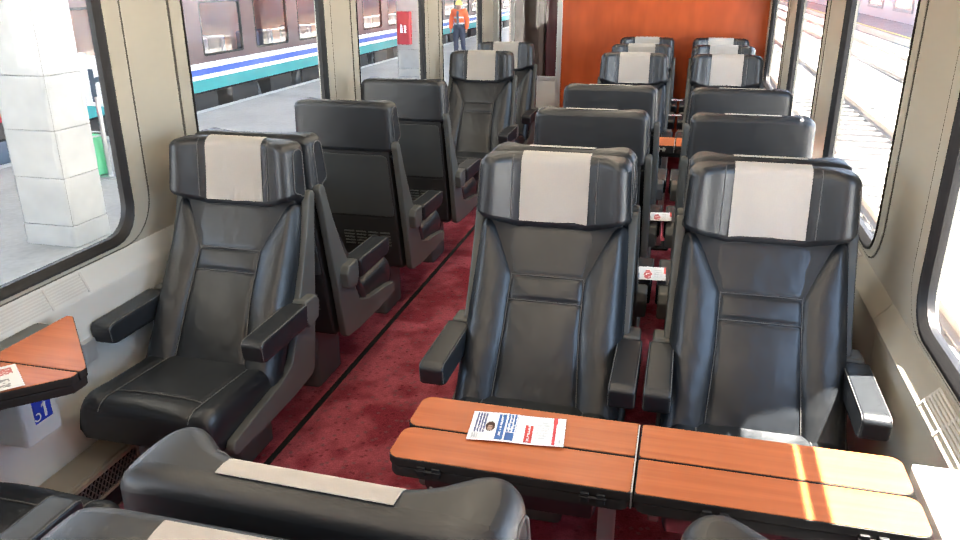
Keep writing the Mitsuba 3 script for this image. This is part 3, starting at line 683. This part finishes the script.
# opposite train ------------------------------------------------
def train(key, y0, y1, X, cols, label, win=True, pitch=2.1):
    teal, white, blue, upper = cols
    zs = [(-.40, -.165, teal, 'lower_band'), (-.165, -.075, white, 'white_stripe'), (-.075, .045, blue, 'blue_stripe'), (.045, .16, white, 'white_stripe_001')]
    for a, b, m, nm in zs: put(f'{key}__{nm}', bx(X - .06, X + (.004 if nm != 'lower_band' else 0), y0, y1, a, b), m, False)
    wp = sbox(y0, .16, y1, 2.4)
    wins = [(y, y + 1.55) for y in np.arange(y0 + .6, y1 - 1.8, pitch)]
    for a, b in wins: wp = wp.difference(rrect(a, b, .28, 1.35, .08))
    put(f'{key}__side_wall', ext_x(wp, X - .06, X), upper, False)
    for k, (a, b) in enumerate(wins):
        nm = f'{key}__window' + (f'_{k:03d}' if k else '')
        put(nm, ext_x(rrect(a, b, .28, 1.35, .08).difference(rrect(a + .04, b - .04, .32, 1.31, .06)), X - .05, X + .004), GASKET, False)
        put(nm + '__pane', trimesh.Trimesh([[X - .03, a + .02, .30], [X - .03, b - .02, .30], [X - .03, b - .02, 1.33], [X - .03, a + .02, 1.33]], [[0, 1, 2], [0, 2, 3]], process=False), GLASS, False)
        nm = f'{key}__inside_seat' + (f'_{k:03d}' if k else '')
        put(nm, cat([rbox(X - .75, X - .2, a + .35, a + .55, -.1, .62, .05, .08, 40), rbox(X - .75, X - .2, b - .55, b - .35, -.1, .62, .05, .08, 40)]), NAVY, 40)
    put(f'{key}__far_wall', bx(X - 2.7, X - 2.65, y0, y1, -.4, 2.4), INNER, False)
    put(f'{key}__roof', bx(X - 2.8, X + .02, y0, y1, 2.4, 2.7), upper, False)
    put(f'{key}__floor', bx(X - 2.7, X - .06, y0, y1, -.45, -.40), BLACK, False)
    eq = [bx(X - 1.2, X - .25, y, y + 1.1, -1.0, -.42) for y in np.arange(y0 + 1, y1 - 2, 1.7)]
    put(f'{key}__underframe', cat(eq), UNDER, False)
    for k, y in enumerate(np.arange(y0 + 1.8, y1 - 1, 2.6)):
        put(f'{key}__wheel' + (f'_{k:03d}' if k else ''), cyl((X - .42, y, -.85), (X - .30, y, -.85), .42, 28), STEEL, 35)
    tag(key, label, 'train')
TEAL = mat('m_teal', (.05, .34, .34), .35); TW = mat('m_train_white', (.78, .78, .80), .35); TB = mat('m_train_blue', (.06, .13, .50), .35)
MAUVE = mat('m_mauve', (.115, .075, .08), .4); NAVY = mat('m_navy', (.03, .04, .09), .7); INNER = mat('m_inner', (.42, .16, .12), .6); UNDER = mat('m_under', (.06, .055, .05), .7)
train('opposite_train', 9.6, 62.0, -9.56, (TEAL, TW, TB, MAUVE), 'train with teal skirt and blue and white stripes across the platform')
TR = mat('m_train_red', (.62, .02, .05), .35); TGREY = mat('m_train_grey', (.45, .47, .48), .4)
train('red_train', -6.0, 9.35, -9.56, (UNDER, TR, TR, TGREY), 'train with a red side seen at the left edge behind the white pillar')
put('trackbed', bx(-14, -9.36, -12, 90, -1.5, -1.3), UNDER, False); struct('trackbed')

# railway worker on the platform ---------------------------------
def chain(bones, joints, el=.03, it=8):
    parts = []
    def ball(p, r):
        s = trimesh.creation.icosphere(2, r); return np.asarray(s.vertices) + p
    for a, b in bones:
        parts.append(m3.Manifold.hull_points(np.vstack([ball(*joints[a]), ball(*joints[b])])))
    m = parts[0]
    for q in parts[1:]: m = m + q
    m = m.refine_to_length(el).to_mesh(); m = trimesh.Trimesh(m.vert_properties[:, :3], m.tri_verts); trimesh.smoothing.filter_taubin(m, iterations=it); return m
WX, WY, WZ = -7.47, 26.0, ZP
J = lambda x, y, z, r: (np.array([WX + x, WY + y, WZ + z]), r)
jt = dict(hip=J(0, 0, .95, .14), waist=J(0, 0, 1.08, .135), chest=J(0, 0, 1.28, .15), neck=J(0, 0, 1.47, .058), head=J(0, -.01, 1.56, .085), crown=J(0, 0, 1.62, .09),
          shl=J(-.19, 0, 1.40, .065), shr=J(.19, 0, 1.40, .065), ell=J(-.27, .02, 1.14, .05), elr=J(.27, .02, 1.14, .05), wrl=J(-.27, -.06, .90, .035), wrr=J(.27, -.06, .90, .035),
          hpl=J(-.09, 0, .90, .10), hpr=J(.09, 0, .90, .10), knl=J(-.11, -.02, .50, .065), knr=J(.12, .0, .50, .065), anl=J(-.12, 0, .09, .045), anr=J(.14, .03, .09, .045), tol=J(-.13, -.15, .05, .04), tor=J(.16, -.13, .05, .04))
body = chain([('waist', 'chest'), ('chest', 'neck'), ('neck', 'head'), ('head', 'crown'), ('chest', 'shl'), ('chest', 'shr'), ('shl', 'ell'), ('shr', 'elr'), ('ell', 'wrl'), ('elr', 'wrr'), ('hip', 'waist'), ('hip', 'hpl'), ('hip', 'hpr'), ('hpl', 'knl'), ('hpr', 'knr'), ('knl', 'anl'), ('knr', 'anr'), ('anl', 'tol'), ('anr', 'tor')], jt)
put('person__body', body, mat('m_skin', (.50, .28, .20), .6), True)
hands = []
for s in (-1, 1):
    jj = {}; bl = []
    jj['p0'] = J(s * .27, -.065, .88, .028); jj['p1'] = J(s * .268, -.085, .81, .034); bl.append(('p0', 'p1'))
    for k in range(4):
        jj[f'a{k}'] = J(s * (.252 + .012 * k), -.09 - .006 * k, .79, .011); jj[f'b{k}'] = J(s * (.250 + .012 * k), -.105, .74 + .004 * abs(k - 1.5), .0095); bl += [('p1', f'a{k}'), (f'a{k}', f'b{k}')]
    jj['t0'] = J(s * .25, -.10, .84, .012); jj['t1'] = J(s * .238, -.125, .80, .010); bl += [('p0', 't0'), ('t0', 't1')]
    hands.append(chain(bl, jj, .012, 3))
put('person__hands', cat(hands), 'm_skin', True)
jt2 = {k: (p, r + .022) for k, (p, r) in jt.items()}
put('person__trousers', chain([('hip', 'hpl'), ('hip', 'hpr'), ('hpl', 'knl'), ('hpr', 'knr'), ('knl', 'anl'), ('knr', 'anr')], jt2), mat('m_trousers', (.06, .075, .11), .8), True)
ORANGE = mat('m_hivis', (.85, .16, .05), .6)
jt3 = {k: (p, r + .03) for k, (p, r) in jt.items()}; jt3['neck2'] = J(0, 0, 1.42, .07)
put('person__jacket', chain([('waist', 'chest'), ('chest', 'shl'), ('chest', 'shr'), ('chest', 'neck2'), ('shl', 'ell'), ('shr', 'elr'), ('ell', 'wrl'), ('elr', 'wrr')], jt3), ORANGE, True)
HV = mat('m_reflective', (.72, .72, .66), .4)
strips = [cat([trimesh.creation.cylinder(radius=.185, height=.05, sections=32)]), trimesh.creation.cylinder(radius=.178, height=.05, sections=32)]
strips[0].apply_transform(np.diag([1.0, .98, 1, 1])); strips[0].apply_translation((WX, WY, WZ + 1.22)); strips[1].apply_translation((WX, WY, WZ + 1.03))
put('person__reflective_bands', cat(strips), HV, 40)
put('person__shirt_front', rbox(WX - .035, WX + .035, WY - .205, WY - .15, WZ + .98, WZ + 1.42, .01, .015), mat('m_shirt', (.12, .14, .16), .8), 35)
helm = trimesh.creation.revolve(np.array([(0, .135), (.05, .13), (.095, .095), (.115, .03), (.12, .0), (.145, -.012), (.145, -.02), (.11, -.01), (0, .0)]), sections=28); helm.apply_translation((WX, WY, WZ + 1.635))
put('person__helmet', helm, mat('m_helmet', (.80, .58, .10), .35), 40)
face = [trimesh.creation.icosphere(2, .011, ) for _ in range(2)]
for s, f in zip((-1, 1), face): f.apply_translation((WX + s * .032, WY - .093, WZ + 1.575))
nose = trimesh.creation.icosphere(2, .016); nose.apply_transform(np.diag([.8, 1.1, 1.5, 1])); nose.apply_translation((WX, WY - .103, WZ + 1.545))
mouth = trimesh.creation.icosphere(2, .02); mouth.apply_transform(np.diag([1.2, .5, .3, 1])); mouth.apply_translation((WX, WY - .09, WZ + 1.505))
put('person__eyes', cat(face), BLACK, True); put('person__nose', nose, 'm_skin', True); put('person__mouth', mouth, mat('m_lip', (.36, .12, .11), .6), True)
tag('person', 'person in an orange high visibility jacket and yellow helmet standing on the platform', 'person')

# ------------------------------------------------------------------ outside, right: sunlit yard
def ballast_col(p, n, uv):
    k = fbm(p.x * .6, p.y * .6, 1.0, 3); s = noise(p.x * 12, p.y * 12, 2.0)
    return mix((.28, .275, .26), (.42, .41, .39), k) * (.75 + .5 * s)
put('yard_ground', bx(-2.25, 90, -30, 140, -1.5, -1.30), mat('m_ballast', proc(ballast_col), .95), False); struct('yard_ground', 'pale sunlit ballast ground')
RUST = mat('m_rail', (.34, .29, .24), .5, metallic=.4); SLEEP = mat('m_sleeper', (.34, .33, .31), .9)
k = 0
for tr, xc in enumerate((3.3, 7.2)):
    for dx in (-.75, .75):
        prof = Polygon([(-.07, 0), (.07, 0), (.07, .015), (.012, .035), (.012, .11), (.036, .125), (.036, .16), (-.036, .16), (-.036, .125), (-.012, .11), (-.012, .035), (-.07, .015)])
        put(num('rail'), ext_y(affinity.translate(prof, xc + dx, -1.24), -20, 130), RUST, False)
        nm = 'rail' if k == 0 else f'rail_{k:03d}'
        tag(nm, ['left', 'right'][dx > 0] + ' steel rail of the ' + ['track next to the right windows', 'farther sunlit track'][tr], 'rail'); k += 1
    for y in [] if tr else np.arange(0, 40, .62):
        nm = num('sleeper')
        if 'm_sl' not in PARTS: PARTS['m_sl'] = ply(rbox(-1.25, 1.25, -.12, .12, -1.34, -1.238, .01), SLEEP, False)
        scene[nm] = {**PARTS['m_sl'], 'to_world': T().translate([xc, float(y), 0])}; tag(nm, 'pale concrete sleeper of the ' + ['track next to the right windows', 'farther sunlit track'][tr], 'sleeper', ['sleepers of the near track', 'sleepers of the far track'][tr])
put('yard_platform', bx(9.6, 12.5, -20, 130, -1.3, -.95), CONC, False); struct('yard_platform', 'low sunlit platform beyond the tracks')
put('yard_platform__yellow_line', bx(9.75, 9.95, -20, 130, -.95, -.945), mat('m_yellow', (.62, .52, .16), .7), False)
FAC = mat('m_facade', (.62, .56, .52), .8)
put('station_building__wall', bx(12.5, 20, 20, 130, -1.3, 7), FAC, False)
mat('m_far_window', (.10, .10, .11), .2)
for i in range(12):
    y = 28.7 + i * 8.0; z0 = -.16
    nm = 'station_building__window' + (f'_{i:03d}' if i else '')
    put(nm, bx(12.44, 12.52, y, y + 4.3, z0, z0 + 1.9), 'm_far_window', False)
    put(nm + '__surround', cat([bx(12.40, 12.5, y - .2, y + 4.5, z0 - .2, z0), bx(12.40, 12.5, y - .2, y + 4.5, z0 + 1.9, z0 + 2.1), bx(12.40, 12.5, y - .2, y, z0, z0 + 1.9), bx(12.40, 12.5, y + 4.3, y + 4.5, z0, z0 + 1.9)]), PAINTW, False)
tag('station_building', 'pale building with a row of windows far beyond the right windows', 'building')
for key in [k for k in scene if k.rpartition('__')[2].rstrip('_0123456789') in ('piping', 'seam', 'vent_grille', 'mesh_front', 'hinges')]: tag(key, kind='stuff')
